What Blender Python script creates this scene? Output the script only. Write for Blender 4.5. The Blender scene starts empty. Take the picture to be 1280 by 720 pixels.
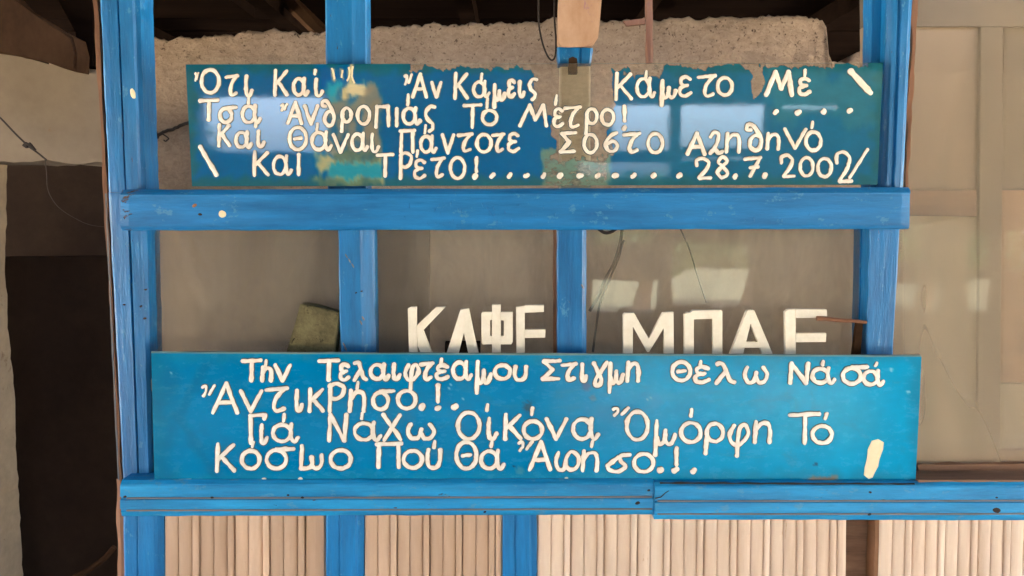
import bpy, bmesh, math, random
from mathutils import Vector, noise
from math import radians, sin, cos, pi
random.seed(7)
SC = bpy.context.scene
C = SC.collection

# ------------------------------------------------------------------ camera
F = 1000.0                                   # focal length in photo pixels (1280 wide)
PITCH = radians(6.0)
CAM = Vector((0.0, -2.0, 1.6))
cd = bpy.data.cameras.new('camera'); cam = bpy.data.objects.new('camera', cd); C.objects.link(cam)
cd.sensor_width = 36.0; cd.lens = F/1280*36.0; cd.clip_start = 0.05; cd.clip_end = 3000
cam.location = CAM; cam.rotation_euler = (radians(90)-PITCH, 0, 0)
SC.camera = cam
# ------------------------------------------------------------------ sky, sun, exposure
SUN_EL, SUN_AZ = radians(62), radians(20)    # the sun stands behind the building; its front is in open shade
w = bpy.data.worlds.new('World'); SC.world = w; w.use_nodes = True
nt = w.node_tree; nt.nodes.clear()
sky = nt.nodes.new('ShaderNodeTexSky'); sky.sky_type = 'NISHITA'; sky.sun_disc = False
sky.sun_elevation = SUN_EL; sky.sun_rotation = SUN_AZ
sky.air_density = 1.0; sky.dust_density = 7.0; sky.ozone_density = 0.6
bg = nt.nodes.new('ShaderNodeBackground'); bg.inputs[1].default_value = 0.15
wo = nt.nodes.new('ShaderNodeOutputWorld')
hz = nt.nodes.new('ShaderNodeHueSaturation'); hz.inputs['Saturation'].default_value = .5      # thin white haze over the whole sky
nt.links.new(sky.outputs[0], hz.inputs['Color']); nt.links.new(hz.outputs[0], bg.inputs[0]); nt.links.new(bg.outputs[0], wo.inputs[0])
sl = bpy.data.lights.new('sun', 'SUN'); sl.energy = 3.2; sl.angle = radians(0.5); sl.color = (1, .94, .85)
so = bpy.data.objects.new('sun', sl); C.objects.link(so); so.location = (2, 6, 9)
sd = Vector((sin(SUN_AZ)*cos(SUN_EL), cos(SUN_AZ)*cos(SUN_EL), sin(SUN_EL)))
so.rotation_euler = sd.to_track_quat('Z', 'Y').to_euler()
SC.view_settings.view_transform = 'Standard'; SC.view_settings.look = 'None'
SC.view_settings.exposure = 4.85; SC.view_settings.use_white_balance = True; SC.view_settings.white_balance_temperature = 5700; SC.view_settings.white_balance_tint = 12
SC.view_settings.gamma = 1.0
SC.cycles.max_bounces = 10; SC.cycles.diffuse_bounces = 6; SC.cycles.transparent_max_bounces = 16

# ------------------------------------------------------------------ helpers
def P(px, py, Y=0.0):
    """world point on the vertical plane y=Y that the photograph shows at px,py (used to measure sizes)"""
    u = (px-640)/F; v = (360-py)/F
    d = Vector((u, cos(PITCH)+v*sin(PITCH), v*cos(PITCH)-sin(PITCH)))
    return CAM + d*((Y-CAM.y)/d.y)
def lin(c):
    out = []
    for x in c[:3]:
        x = max(0, x)/255.0
        out.append(x/12.92 if x <= .04045 else ((x+.055)/1.055)**2.4)
    return tuple(out)
def tag(o, label=None, cat=None, group=None, kind=None):
    if label: o['label'] = label
    if cat: o['category'] = cat
    if group: o['group'] = group
    if kind: o['kind'] = kind
    return o
def thing(name, loc, label, cat, group=None):
    o = bpy.data.objects.new(name, None); C.objects.link(o); o.location = loc; o.empty_display_size = .1
    return tag(o, label, cat, group)
def link(name, me, m, parent=None):
    o = bpy.data.objects.new(name, me); C.objects.link(o)
    if m is not None and not me.materials: me.materials.append(m)
    if parent is not None:
        o.parent = parent
        w_ = Vector((0, 0, 0)); p = parent
        while p is not None: w_ += p.location; p = p.parent
        o.location = -w_
    return o
def obj(name, bm, m, parent=None, smooth=False):
    me = bpy.data.meshes.new(name)
    bmesh.ops.recalc_face_normals(bm, faces=bm.faces[:])
    if smooth:
        for f in bm.faces: f.smooth = True
    bm.to_mesh(me); bm.free()
    return link(name, me, m, parent)
def lerp(a, b, t): return a+(b-a)*t
def l2(a, b, t): return (lerp(a[0], b[0], t), lerp(a[1], b[1], t))
def nz(x, y=0, z=0): return noise.noise(Vector((x, y, z)))
def sst(a, b, x):
    t = min(1, max(0, (x-a)/(b-a))); return t*t*(3-2*t)

def prism_bm(pts, yf, depth, bev=0.0, bm=None):
    """a solid whose outline (photo pixels) lies on plane yf and which is `depth` thick"""
    bm = bm or bmesh.new()
    fr = [bm.verts.new(P(x, y, yf)) for x, y in pts]
    bk = [bm.verts.new(P(x, y, yf)+Vector((0, depth, 0))) for x, y in pts]
    f = bm.faces.new(fr); bm.faces.new(bk[::-1])
    n = len(pts)
    for i in range(n): bm.faces.new((fr[i], fr[(i+1) % n], bk[(i+1) % n], bk[i]))
    if bev:
        es = [e for e in bm.edges if abs(e.verts[0].co.y-yf) < 1e-5 and abs(e.verts[1].co.y-yf) < 1e-5]
        bmesh.ops.bevel(bm, geom=es, offset=bev, segments=2, affect='EDGES')
    return bm
def box_bm(x0, x1, y0, y1, z0, z1, bm=None, bev=0):
    bm = bm or bmesh.new()
    r = bmesh.ops.create_cube(bm, size=1)
    for v in r['verts']:
        v.co = Vector((lerp(x0, x1, v.co.x+.5), lerp(y0, y1, v.co.y+.5), lerp(z0, z1, v.co.z+.5)))
    if bev: bmesh.ops.bevel(bm, geom=bm.edges[:], offset=bev, segments=2, affect='EDGES')
    return bm
def board_bm(A0, A1, B0, B1, yf, depth, prof, nseg=40, wob=.0012, seed=0, bm=None, endchip=0):
    """timber swept along its length: edge A runs A0-A1, edge B runs B0-B1; prof = (t across, set-back in metres)"""
    bm = bm or bmesh.new()
    prof = [(0, depth)]+prof+[(1, depth)]
    rings = []
    for s in range(nseg+1):
        t = s/nseg; a = l2(A0, A1, t); b = l2(B0, B1, t); ring = []
        for k, (q, dy) in enumerate(prof):
            px = l2(a, b, q); p = P(px[0], px[1], yf)
            side = 1 if (q < .02 or q > .98) else .35
            p.x += nz(s*.37+seed*9, k*.6)*wob*side*1.4
            p.z += nz(s*.31+seed*5, k*.6, 4)*wob*side*1.4
            p.y += dy + nz(s*.22+seed, k*.3, 7)*wob*.9
            if endchip and (s == 0 or s == nseg) and 0 < k < len(prof)-1:
                p.y += random.random()*endchip
            ring.append(bm.verts.new(p))
        rings.append(ring)
    for s in range(nseg):
        for k in range(len(prof)-1):
            bm.faces.new((rings[s][k], rings[s][k+1], rings[s+1][k+1], rings[s+1][k]))
        bm.faces.new((rings[s][-1], rings[s][0], rings[s+1][0], rings[s+1][-1]))
    bm.faces.new(rings[0]); bm.faces.new(rings[-1][::-1])
    return bm
def tube_bm(pts, r, seg=7, bm=None, taper=None):
    bm = bm or bmesh.new(); pts = [Vector(p) for p in pts]; rings = []
    for i, p in enumerate(pts):
        d = (pts[min(i+1, len(pts)-1)]-pts[max(i-1, 0)]).normalized()
        a = d.orthogonal().normalized() if abs(d.y) > .95 else d.cross(Vector((0, 1, 0))).normalized()
        b = d.cross(a); rr = r if taper is None else lerp(r, taper, i/(len(pts)-1))
        rings.append([bm.verts.new(p+(a*cos(2*pi*k/seg)+b*sin(2*pi*k/seg))*rr) for k in range(seg)])
    for i in range(len(rings)-1):
        for k in range(seg):
            bm.faces.new((rings[i][k], rings[i][(k+1) % seg], rings[i+1][(k+1) % seg], rings[i+1][k]))
    bm.faces.new(rings[0]); bm.faces.new(rings[-1][::-1])
    return bm
def catmull(pts, n=8, closed=False):
    out = []; m = len(pts)
    if m < 3:
        return [l2(pts[0], pts[-1], i/6) for i in range(7)]
    if closed: pts = pts[:-1]; m -= 1
    R = range(m if closed else m-1)
    for i in R:
        if closed: p0, p1, p2, p3 = pts[(i-1) % m], pts[i], pts[(i+1) % m], pts[(i+2) % m]
        else: p0, p1, p2, p3 = pts[max(i-1, 0)], pts[i], pts[i+1], pts[min(i+2, m-1)]
        for k in range(n):
            t = k/n
            out.append(tuple(.5*((2*p1[j])+(-p0[j]+p2[j])*t+(2*p0[j]-5*p1[j]+4*p2[j]-p3[j])*t*t+(-p0[j]+3*p1[j]-3*p2[j]+p3[j])*t**3) for j in range(len(p1))))
    out.append(tuple(pts[0] if closed else pts[-1]))
    return out

# ------------------------------------------------------------------ materials
class N:
    def __init__(s, name):
        s.m = bpy.data.materials.new(name); s.m.use_nodes = True
        s.t = s.m.node_tree; s.t.nodes.clear(); s.out = s.t.nodes.new('ShaderNodeOutputMaterial')
        s.co = s.t.nodes.new('ShaderNodeTexCoord').outputs['Object']
    def n(s, typ, **kw):
        nd = s.t.nodes.new(typ)
        for k, v in kw.items(): setattr(nd, k, v)
        return nd
    def L(s, a, b): s.t.links.new(a, b)
    def inp(s, sock, v):
        if isinstance(v, bpy.types.NodeSocket): s.L(v, sock)
        elif isinstance(v, tuple) and len(v) == 3 and sock.type == 'RGBA': sock.default_value = (*v, 1)
        else: sock.default_value = v
    def scale(s, vec, src=None):
        mp = s.n('ShaderNodeMapping'); mp.inputs['Scale'].default_value = vec; s.L(src or s.co, mp.inputs[0]); return mp.outputs[0]
    def noise(s, sc, vec=(1, 1, 1), det=5, rough=.6, dist=0, src=None):
        nd = s.n('ShaderNodeTexNoise'); s.L(s.scale(vec, src), nd.inputs['Vector'])
        nd.inputs['Scale'].default_value = sc; nd.inputs['Detail'].default_value = det
        nd.inputs['Roughness'].default_value = rough; nd.inputs['Distortion'].default_value = dist
        return nd.outputs[0]
    def ramp(s, f, a, b, lo=0., hi=1.):
        nd = s.n('ShaderNodeMapRange'); s.inp(nd.inputs[0], f)
        for i, v in enumerate((a, b, lo, hi)): nd.inputs[i+1].default_value = v
        return nd.outputs[0]
    def mix(s, f, a, b):
        nd = s.n('ShaderNodeMix', data_type='RGBA'); s.inp(nd.inputs[0], f); s.inp(nd.inputs[6], a); s.inp(nd.inputs[7], b); return nd.outputs[2]
    def mul(s, a, b, op='MULTIPLY'):
        nd = s.n('ShaderNodeMath', operation=op); s.inp(nd.inputs[0], a); s.inp(nd.inputs[1], b); return nd.outputs[0]
    def bump(s, h, st=.3, d=.002):
        nd = s.n('ShaderNodeBump'); nd.inputs['Strength'].default_value = st; nd.inputs['Distance'].default_value = d
        s.L(h, nd.inputs['Height']); return nd.outputs[0]
    def bsdf(s, col, rough=.6, nrm=None, spec=.5, **kw):
        b = s.n('ShaderNodeBsdfPrincipled'); s.inp(b.inputs['Base Color'], col); s.inp(b.inputs['Roughness'], rough)
        b.inputs['Specular IOR Level'].default_value = spec
        if nrm is not None: s.L(nrm, b.inputs['Normal'])
        for k, v in kw.items(): s.inp(b.inputs[k.replace('_', ' ')], v)
        return b.outputs[0]
    def done(s, sh): s.L(sh, s.out.inputs[0]); return s.m

def paint_mat(name, c1, c2, grain=(1, 1, 1), chipcol=(70, 48, 36), chip=.74, rough=.42, wornc=(84, 140, 178), worn=.7):
    m = N(name)
    big = m.noise(3.2, (1, 1, 1), 4)
    fine = m.noise(26, grain, 8, .68)
    hair = m.noise(95, grain, 4, .7)
    col = m.mix(m.ramp(big, .32, .68), lin(c1), lin(c2))
    dk = m.mix(m.ramp(fine, .33, .68), tuple(x*.55 for x in lin(c1)), tuple(min(1, x*1.25) for x in lin(c2)))
    col = m.mix(.62, col, dk)
    col = m.mix(m.ramp(hair, .5, .85, 0, .14), col, lin(wornc))
    col = m.mix(m.ramp(m.noise(34, tuple(.5+.5*g for g in grain), 6, .7), worn, worn+.05, 0, .65), col, lin(wornc))
    c = m.ramp(m.noise(19, tuple(.4+.6*g for g in grain), 7, .72, .5), chip, chip+.02)
    col = m.mix(c, col, lin(chipcol))
    h = m.mul(m.mul(fine, .8), m.mul(c, -.9), 'ADD')
    nrm = m.bump(m.mul(h, m.mul(hair, .5), 'ADD'), .9, .004)
    return m.done(m.bsdf(col, m.ramp(fine, .3, .7, rough-.1, rough+.15), nrm, .4))
VZ, HX = (1, 1, .12), (.12, 1, 1)
M = {}
M['post'] = paint_mat('blue_paint_upright', (8, 94, 152), (24, 114, 176), VZ, chip=.655, worn=.60)
M['rail'] = paint_mat('blue_paint_rail', (14, 104, 168), (34, 122, 186), HX, chip=.665, worn=.60)
M['sillpaint'] = paint_mat('blue_paint_lower_rail', (14, 116, 182), (40, 148, 204), HX, chip=.655, worn=.58)
M['postlow'] = paint_mat('blue_paint_lower_post', (8, 98, 162), (22, 120, 182), VZ, chip=.67, worn=.62)

def simple(name, c1, c2, sc=6, grain=(1, 1, 1), rough=.8, bs=.4, bd=.003, spots=None, spot_t=.7, spec=.3, det=7, vary=0):
    m = N(name)
    a = m.noise(sc, grain, det, .65); b = m.noise(sc*7, grain, 5, .7)
    col = m.mix(m.ramp(m.mul(m.mul(a, .7), m.mul(b, .3), 'ADD'), .35, .65), lin(c1), lin(c2))
    if vary: col = m.mix(m.mul(m.n('ShaderNodeObjectInfo').outputs['Random'], vary), col, tuple(x*.55 for x in lin(c1)))
    if spots: col = m.mix(m.ramp(m.noise(sc*2.7, grain, 8, .75, .4), spot_t, spot_t+.05), col, lin(spots))
    return m.done(m.bsdf(col, rough, m.bump(m.mul(a, m.mul(b, .5), 'ADD'), bs, bd), spec))
M['grime'] = simple('groove_grime', (96, 112, 122), (132, 116, 104), 14, HX)
M['strip'] = simple('bare_brown_edge', (96, 62, 42), (150, 108, 80), 14, VZ, spots=(190, 165, 140))
M['cladding'] = simple('cream_cladding_paint', (214, 186, 160), (238, 218, 196), 9, (1, 1, .1), .5, .25, .0015, spots=(158, 116, 78), spot_t=.645, vary=.4)
M['cladding_dark'] = simple('tan_cladding_paint', (192, 160, 132), (214, 186, 160), 9, (1, 1, .1), .55, .25, .0015, spots=(140, 98, 68), spot_t=.64, vary=.45)
M['brown'] = simple('weathered_brown_wood', (86, 62, 46), (140, 108, 84), 12, HX, .8, .5, .003)
M['darkwood'] = simple('dark_roof_wood', (14, 9, 7), (28, 20, 15), 7, HX, .95, spec=0)
M['plank'] = simple('old_brown_board', (44, 31, 22), (66, 48, 34), 6, (1, 1, .6), .9, spec=0)
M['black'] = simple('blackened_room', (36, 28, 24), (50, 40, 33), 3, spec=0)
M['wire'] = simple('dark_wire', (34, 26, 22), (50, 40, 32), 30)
M['oak'] = simple('orange_brown_rod', (104, 68, 46), (128, 88, 62), 20, VZ, .6)
M['lintel'] = simple('smooth_beige_plaster', (114, 100, 82), (130, 115, 95), 3.5, rough=.9, spots=(120, 96, 70), spot_t=.66)
M['jamb'] = simple('grey_plaster_jamb', (122, 108, 88), (150, 134, 110), 5, rough=.9, spots=(110, 92, 72), spot_t=.62)
M['added_panel_dark'] = simple('added_grey_brown_panel', (128, 112, 94), (146, 128, 108), 3, VZ, .8, .15)
M['added_panel_light'] = simple('added_pale_brown_panel', (204, 180, 148), (218, 194, 162), 3, VZ, .8, .15)
M['beige'] = simple('beige_board', (130, 109, 85), (144, 123, 98), 3, VZ, .8, .2)
M['beige2'] = simple('beige_lower_board', (150, 136, 110), (164, 150, 124), 3, VZ, .8, .2)
M['tan'] = simple('tan_frame', (94, 82, 65), (106, 92, 74), 5, VZ, .8)
M['redbrown'] = simple('brown_door_wood', (124, 88, 60), (146, 107, 76), 8, HX, .6, .3)
M['letter_big'] = simple('cream_letter', (226, 216, 194), (240, 232, 214), 25, rough=.55, bs=.2, bd=.001, spots=(176, 158, 130), spot_t=.74)
M['stone'] = simple('mossy_block', (70, 64, 42), (116, 108, 76), 22, rough=.95, bs=.8, bd=.004, spots=(44, 38, 26), spot_t=.6)
M['floor'] = simple('porch_concrete', (140, 132, 120), (160, 152, 138), 4, rough=.85)
M['earth'] = simple('dry_earth', (170, 156, 128), (196, 182, 152), 1.5, rough=.95)
M['white'] = simple('dark_masonry', (84, 76, 66), (112, 102, 90), 3, rough=.9)  # porch wall kept dark to weaken its veil over the signs
M['leaf'] = simple('leaf_green', (44, 60, 34), (84, 98, 58), 3, rough=.6)
M['added_grass'] = simple('added_dry_grass', (62, 62, 44), (96, 92, 66), 3)
M['bark'] = simple('bark', (90, 74, 58), (120, 100, 80), 12, VZ, .95)
M['fitting'] = simple('pale_varnished_board', (172, 136, 108), (198, 168, 144), 9, (1, 1, .5), .22, .1, .001, spots=(160, 126, 128), spot_t=.6)
M['cream_post'] = simple('cream_painted_post', (214, 200, 168), (228, 214, 184), 8, VZ, .6)
M['letter_edge'] = simple('shaded_stroke_edge', (196, 176, 148), (216, 200, 176), 40, rough=.6)  # tan stroke sides; the shading of their roundness is in the colour
M['rim'] = simple('dark_letter_rim', (12, 62, 84), (70, 84, 80), 40, rough=.6)  # dark ring around every brush stroke
M['smear'] = simple('cream_smear', (222, 206, 164), (238, 224, 188), 16, rough=.7)

def plaster_mat():
    m = N('rough_cob_plaster')
    a = m.noise(4, (1, 1, 1), 8, .65); b = m.noise(34, (1, 1, 1.4), 8, .72, .6); c = m.noise(60, (1, 1, 1), 6, .75)
    sep = m.n('ShaderNodeSeparateXYZ'); m.L(m.co, sep.inputs[0])
    col = m.mix(m.ramp(a, .3, .7), lin((126, 106, 87)), lin((150, 130, 109)))
    col = m.mix(m.ramp(b, .35, .7, 0, .55), col, lin((184, 162, 138)))
    up = m.ramp(sep.outputs[2], 2.02, 2.28)
    pits = m.mul(m.ramp(c, .58, .63), m.ramp(up, 0, 1, .12, 1))
    col = m.mix(pits, col, lin((60, 42, 30)))
    h = m.mul(m.mul(b, 1), m.mul(c, .5), 'ADD')
    return m.done(m.bsdf(col, .95, m.bump(h, 1.0, .014), .1))
M['plaster'] = plaster_mat()

def letter_mat():
    m = N('cream_brush_paint')
    oi = m.n('ShaderNodeObjectInfo')
    a = m.noise(70, (1, 1, 1), 5); b = m.noise(16, (1, 1, 1), 4)
    col = m.mix(m.ramp(a, .35, .7), lin((242, 238, 230)), lin((228, 216, 198)))
    col = m.mix(m.ramp(b, .55, .72, 0, .5), col, lin((232, 206, 184)))
    col = m.mix(m.ramp(m.noise(120, (1, 1, 1), 6, .8, 1.0), .62, .72, 0, .5), col, lin((120, 150, 165)))
    col = m.mix(m.mul(oi.outputs['Random'], .25), col, lin((226, 214, 192)))
    return m.done(m.bsdf(col, .45, m.bump(a, .5, .0012), .4))
M['letter'] = letter_mat()

def glass_mat(name, tint=(1, 1, 1), dust=.10, dustcol=(190, 176, 150), wave=.08, boost=1.0, dsc=9):
    m = N(name)
    tr = m.n('ShaderNodeBsdfTransparent'); tr.inputs[0].default_value = (*tint, 1)
    gl = m.n('ShaderNodeBsdfGlossy'); gl.inputs['Roughness'].default_value = .02
    nr = m.bump(m.noise(5, (1, 1, 1), 2), wave, .004); m.L(nr, gl.inputs['Normal'])
    fr = m.n('ShaderNodeFresnel'); fr.inputs[0].default_value = 1.5
    ms = m.n('ShaderNodeMixShader'); m.L(m.mul(fr.outputs[0], boost), ms.inputs[0]); m.L(tr.outputs[0], ms.inputs[1]); m.L(gl.outputs[0], ms.inputs[2])
    df = m.n('ShaderNodeBsdfDiffuse'); df.inputs[0].default_value = (*lin(dustcol), 1)
    f = m.ramp(m.noise(dsc, (1, 1, .5), 8 if dsc > 5 else 3, .7 if dsc > 5 else .5, .5), .35, .8, dust*.4, dust*1.8)
    m2 = m.n('ShaderNodeMixShader'); m.L(f, m2.inputs[0]); m.L(ms.outputs[0], m2.inputs[1]); m.L(df.outputs[0], m2.inputs[2])
    return m.done(m2.outputs[0])
M['glass_hazy'] = glass_mat('hazy_window_glass', dust=.42, dustcol=(176, 160, 134), dsc=1.5)
M['glass'] = glass_mat('dusty_window_glass', dust=.16, boost=1.1)

def sign_mat(name, rough=.03, gl_boost=2.0, spec=.75, boost2=.3):
    """glass painted by hand: colour and paint cover come from the pane's own paint attributes"""
    m = N(name)
    at = m.n('ShaderNodeAttribute', attribute_name='paint'); oa = m.n('ShaderNodeAttribute', attribute_name='cover')
    a = m.noise(7, (1, 1, 1), 6); b = m.noise(60, (.5, 1, 1), 6, .7); c = m.noise(150, (1, 1, 1), 5, .8)
    hs = m.n('ShaderNodeHueSaturation'); m.L(at.outputs[0], hs.inputs['Color'])
    m.L(m.ramp(m.mul(m.mul(a, .6), m.mul(b, .4), 'ADD'), .3, .7, .82, 1.16), hs.inputs['Value'])
    col = m.mix(m.ramp(m.noise(120, (1, 1, 1), 6, .8), .74, .78, 0, .5), hs.outputs[0], lin((150, 190, 205)))
    col = m.mix(m.ramp(m.noise(14, (.5, 1, 1), 9, .75, .8), .55, .75, 0, boost2), col, lin((52, 122, 150)))
    nrm = m.bump(m.mul(a, m.mul(c, .03), 'ADD'), .05, .003)
    paint = m.bsdf(col, m.ramp(b, .3, .8, rough*.6, rough*2.0), nrm, spec)
    gg = m.n('ShaderNodeBsdfGlossy'); gg.inputs['Roughness'].default_value = .04; m.L(nrm, gg.inputs['Normal'])
    tr = m.n('ShaderNodeBsdfTransparent')
    fr = m.n('ShaderNodeFresnel'); fr.inputs[0].default_value = 1.5
    g = m.n('ShaderNodeMixShader'); m.L(m.mul(fr.outputs[0], gl_boost), g.inputs[0]); m.L(tr.outputs[0], g.inputs[1]); m.L(gg.outputs[0], g.inputs[2])
    df = m.n('ShaderNodeBsdfDiffuse'); df.inputs[0].default_value = (*lin((170, 150, 120)), 1)
    g2 = m.n('ShaderNodeMixShader'); m.L(m.ramp(b, .3, .8, .08, .35), g2.inputs[0]); m.L(g.outputs[0], g2.inputs[1]); m.L(df.outputs[0], g2.inputs[2])
    cov = m.ramp(m.mul(oa.outputs['Fac'], m.ramp(b, .2, .8, -.28, .28), 'ADD'), .36, .64)
    ms = m.n('ShaderNodeMixShader'); m.L(cov, ms.inputs[0]); m.L(g2.outputs[0], ms.inputs[1]); m.L(paint, ms.inputs[2])
    return m.done(ms.outputs[0])
M['sign_up'] = sign_mat('painted_glass_upper')
M['sign_low'] = sign_mat('painted_glass_lower', .2, spec=.18, boost2=.6)

# ------------------------------------------------------------------ the setting behind the camera (garden, porch) and the building's shell
g = bmesh.new(); bmesh.ops.create_grid(g, x_segments=8, y_segments=8, size=800)
tag(obj('ground', g, M['earth']), kind='structure')
tag(obj('porch_floor', box_bm(-6, 6, -3.45, 6.0, .004, .05), M['floor']), kind='structure')
BY = -3.2                                    # inner face of the porch's outer wall; where its small openings stand was measured off the mirror images in the panes
holes_px = [(250, 120, 412, 190), (765, 130, 838, 188), (850, 130, 956, 185), (722, 203, 838, 222), (850, 196, 956, 200),
            (745, 286, 825, 306), (742, 352, 828, 394), (845, 303, 946, 387), (1133, 280, 1172, 328), (1220, 290, 1257, 338), (1268, 290, 1330, 338),
            (1118, 356, 1192, 392), (1220, 350, 1256, 392), (976, 131.5, 1052, 136.5)]
holes = []
for x0, y0, x1, y1 in holes_px:
    a = P(x0, y0, -BY); b = P(x1, y1, -BY); holes.append((a.x, b.x, b.z, a.z))
holes += [(-5.6, -4.6, .08, 1.3), (-4.5, -3.5, .08, 1.3), (3.6, 4.6, .08, 1.3), (4.7, 5.7, .08, 1.3)]      # tall openings added at both ends to let in light
holes += [(-3.2, -1.7, .06, .3), (-1.5, 0, .06, .3), (.35, 1.3, .06, .5), (1.4, 2.35, .06, .5)]          # low openings added for warm light from below
WX0, WX1, WZ0, WZ1 = -5.8, 5.9, .05, 2.44
xs = sorted({WX0, WX1, *[h[0] for h in holes], *[h[1] for h in holes]}); zs = sorted({WZ0, WZ1, *[h[2] for h in holes], *[h[3] for h in holes]})
def solid(i, k):
    if i < 0 or k < 0 or i >= len(xs)-1 or k >= len(zs)-1: return False
    cx, cz = (xs[i]+xs[i+1])/2, (zs[k]+zs[k+1])/2
    return not any(h[0] < cx < h[1] and h[2] < cz < h[3] for h in holes)
bm = bmesh.new()
def q4(*pts): bm.faces.new([bm.verts.new(p) for p in pts])
for i in range(len(xs)-1):
    for k in range(len(zs)-1):
        if not solid(i, k): continue
        x0, x1, z0, z1 = xs[i], xs[i+1], zs[k], zs[k+1]
        for y in (BY, BY-.12): q4((x0, y, z0), (x1, y, z0), (x1, y, z1), (x0, y, z1))
        for (di, dk, a, b) in ((-1, 0, (x0, z0), (x0, z1)), (1, 0, (x1, z0), (x1, z1)), (0, -1, (x0, z0), (x1, z0)), (0, 1, (x0, z1), (x1, z1))):
            if not solid(i+di, k+dk): q4((a[0], BY, a[1]), (b[0], BY, b[1]), (b[0], BY-.12, b[1]), (a[0], BY-.12, a[1]))
bmesh.ops.remove_doubles(bm, verts=bm.verts[:], dist=1e-5)
tag(obj('porch_wall', bm, M['white']), 'dark masonry outer wall of the porch with small window openings and added light openings', 'wall')
tag(obj('unseen_porch_roof', box_bm(-5.8, 5.9, -3.5, -.06, 2.445, 2.52), M['darkwood']), 'unseen low board roof over the porch, shading the top of the shopfront', 'roof')  # unseen roof, set low to darken the upper shopfront
tag(obj('building_roof', box_bm(-5.8, 5.9, -.058, 6.0, 2.75, 2.82), M['darkwood']), 'roof over the rooms behind the blue shopfront', 'roof')
tag(obj('rear_wall', box_bm(-5.8, 5.9, 5.8, 5.95, .05, 2.745), M['black']), 'dark rear wall of the room behind the shopfront', 'wall')
def tree(x, y, h, r, label):
    t = thing('tree', (x, y, 0), label, 'tree', 'trees in the garden before the porch')
    tb = tube_bm([(x, y, 0), (x+.1, y, h*.3), (x-.05, y+.1, h*.6), (x, y, h*.85)], .13, 8, taper=.04)
    for k in range(5):
        a = k*1.3; tube_bm([(x, y, h*(.35+.07*k)), (x+cos(a)*r*.4, y+sin(a)*r*.4, h*(.5+.06*k)), (x+cos(a)*r*.8, y+sin(a)*r*.8, h*(.58+.06*k))], .05, 6, tb, .015)
    obj('trunk', tb, M['bark'], t)
    lb = bmesh.new()
    for k in range(3200):
        while True:
            v = Vector((random.uniform(-1, 1), random.uniform(-1, 1), random.uniform(-1, 1)))
            if v.length < 1 and nz(v.x*2.2+x, v.y*2.2, v.z*2.2) > -.12: break
        c_ = Vector((x+v.x*r, y+v.y*r, h*.68+v.z*h*.34)); s = random.uniform(.05, .11)
        a = Vector((random.gauss(0, 1), random.gauss(0, 1), random.gauss(0, 1))).normalized(); b = a.orthogonal().normalized()
        lb.faces.new([lb.verts.new(c_+q) for q in (a*s, b*s*.5, -a*s, -b*s*.5)])
    obj('crown', lb, M['leaf'], t)
gr = bmesh.new()
bmesh.ops.create_grid(gr, x_segments=60, y_segments=40, size=1)
for v in gr.verts:
    v.co.x = v.co.x*16+4; v.co.y = -9.1-(v.co.y+1)*9 + nz(v.co.x*.6, 1)*.5; v.co.z = .03+nz(v.co.x, v.co.y)*.03
tag(obj('added_grass', gr, M['added_grass']), kind='stuff')  # unseen patch added to darken the ground mirrored in the panes
hb = bmesh.new()
for k in range(9000):
    x = random.uniform(-6, 18); c_ = Vector((x, -17.5+random.uniform(-.6, .6), random.uniform(.05, 2.35+nz(x*.7, 3)*.35))); s_ = random.uniform(.07, .15)
    a = Vector((random.gauss(0, 1), random.gauss(0, 1), random.gauss(0, 1))).normalized(); b = a.orthogonal().normalized()
    hb.faces.new([hb.verts.new(c_+q) for q in (a*s_, b*s_*.6, -a*s_, -b*s_*.6)])
hd = obj('hedge', hb, M['leaf']); tag(hd, 'long unseen green hedge added to dim the horizon mirrored in the panes', 'hedge')  # unseen, added to hide the bright horizon from the panes
tree(1.7, -8.6, 1.75, .95, 'small bushy garden tree nearest the porch')
tree(3.4, -9.4, 2.0, 1.1, 'round garden tree second from the porch')
tree(5.6, -8.8, 1.7, 1.1, 'low garden tree at the right end of the row')
tree(-7.5, -14.0, 3.6, 1.9, 'taller garden tree far off on the left')

# ------------------------------------------------------------------ interior: plaster wall, roof timbers
WY = 1.3
topline = [(60, 60), (150, 52), (172, 49), (250, 45), (330, 37), (400, 40), (460, 35), (520, 30), (640, 28), (700, 23), (760, 25), (860, 22), (940, 20), (1000, 19), (1033, 24), (1036, 60), (1040, 76), (1062, 77), (1072, 66), (1090, 58), (1130, 56)]
def top_at(x):
    for (a, b), (c, d) in zip(topline, topline[1:]):
        if a <= x <= c: return lerp(b, d, (x-a)/(c-a))
    return 56
bm = bmesh.new(); cols = []
nx, ny = 300, 70
for i in range(nx+1):
    px = lerp(60, 1130, i/nx); tp = top_at(px) + nz(px*.06, 2)*5 + nz(px*.2, 5)*2.5 + nz(px*.6, 8)*2
    p0 = P(px, tp, WY); col = []
    for k in range(ny+1):
        t = (k/ny)**1.4
        z = lerp(p0.z, 0.05, t); x = p0.x
        d = nz(x*6, z*6, 1)*.016+nz(x*19, z*19, 2)*.007+nz(x*45, z*45, 3)*.003
        edge = math.exp(-k*1.2)*.012
        col.append(bm.verts.new((x, WY+d+edge, z)))
    col.insert(0, bm.verts.new((p0.x, WY+.3, p0.z-.01)))
    cols.append(col)
for i in range(nx):
    for k in range(ny+1): bm.faces.new((cols[i][k], cols[i][k+1], cols[i+1][k+1], cols[i+1][k]))
tag(obj('plaster_wall', bm, M['plaster'], smooth=True), 'rough beige plaster wall with a ragged top seen behind the upper sign', 'wall')
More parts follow.
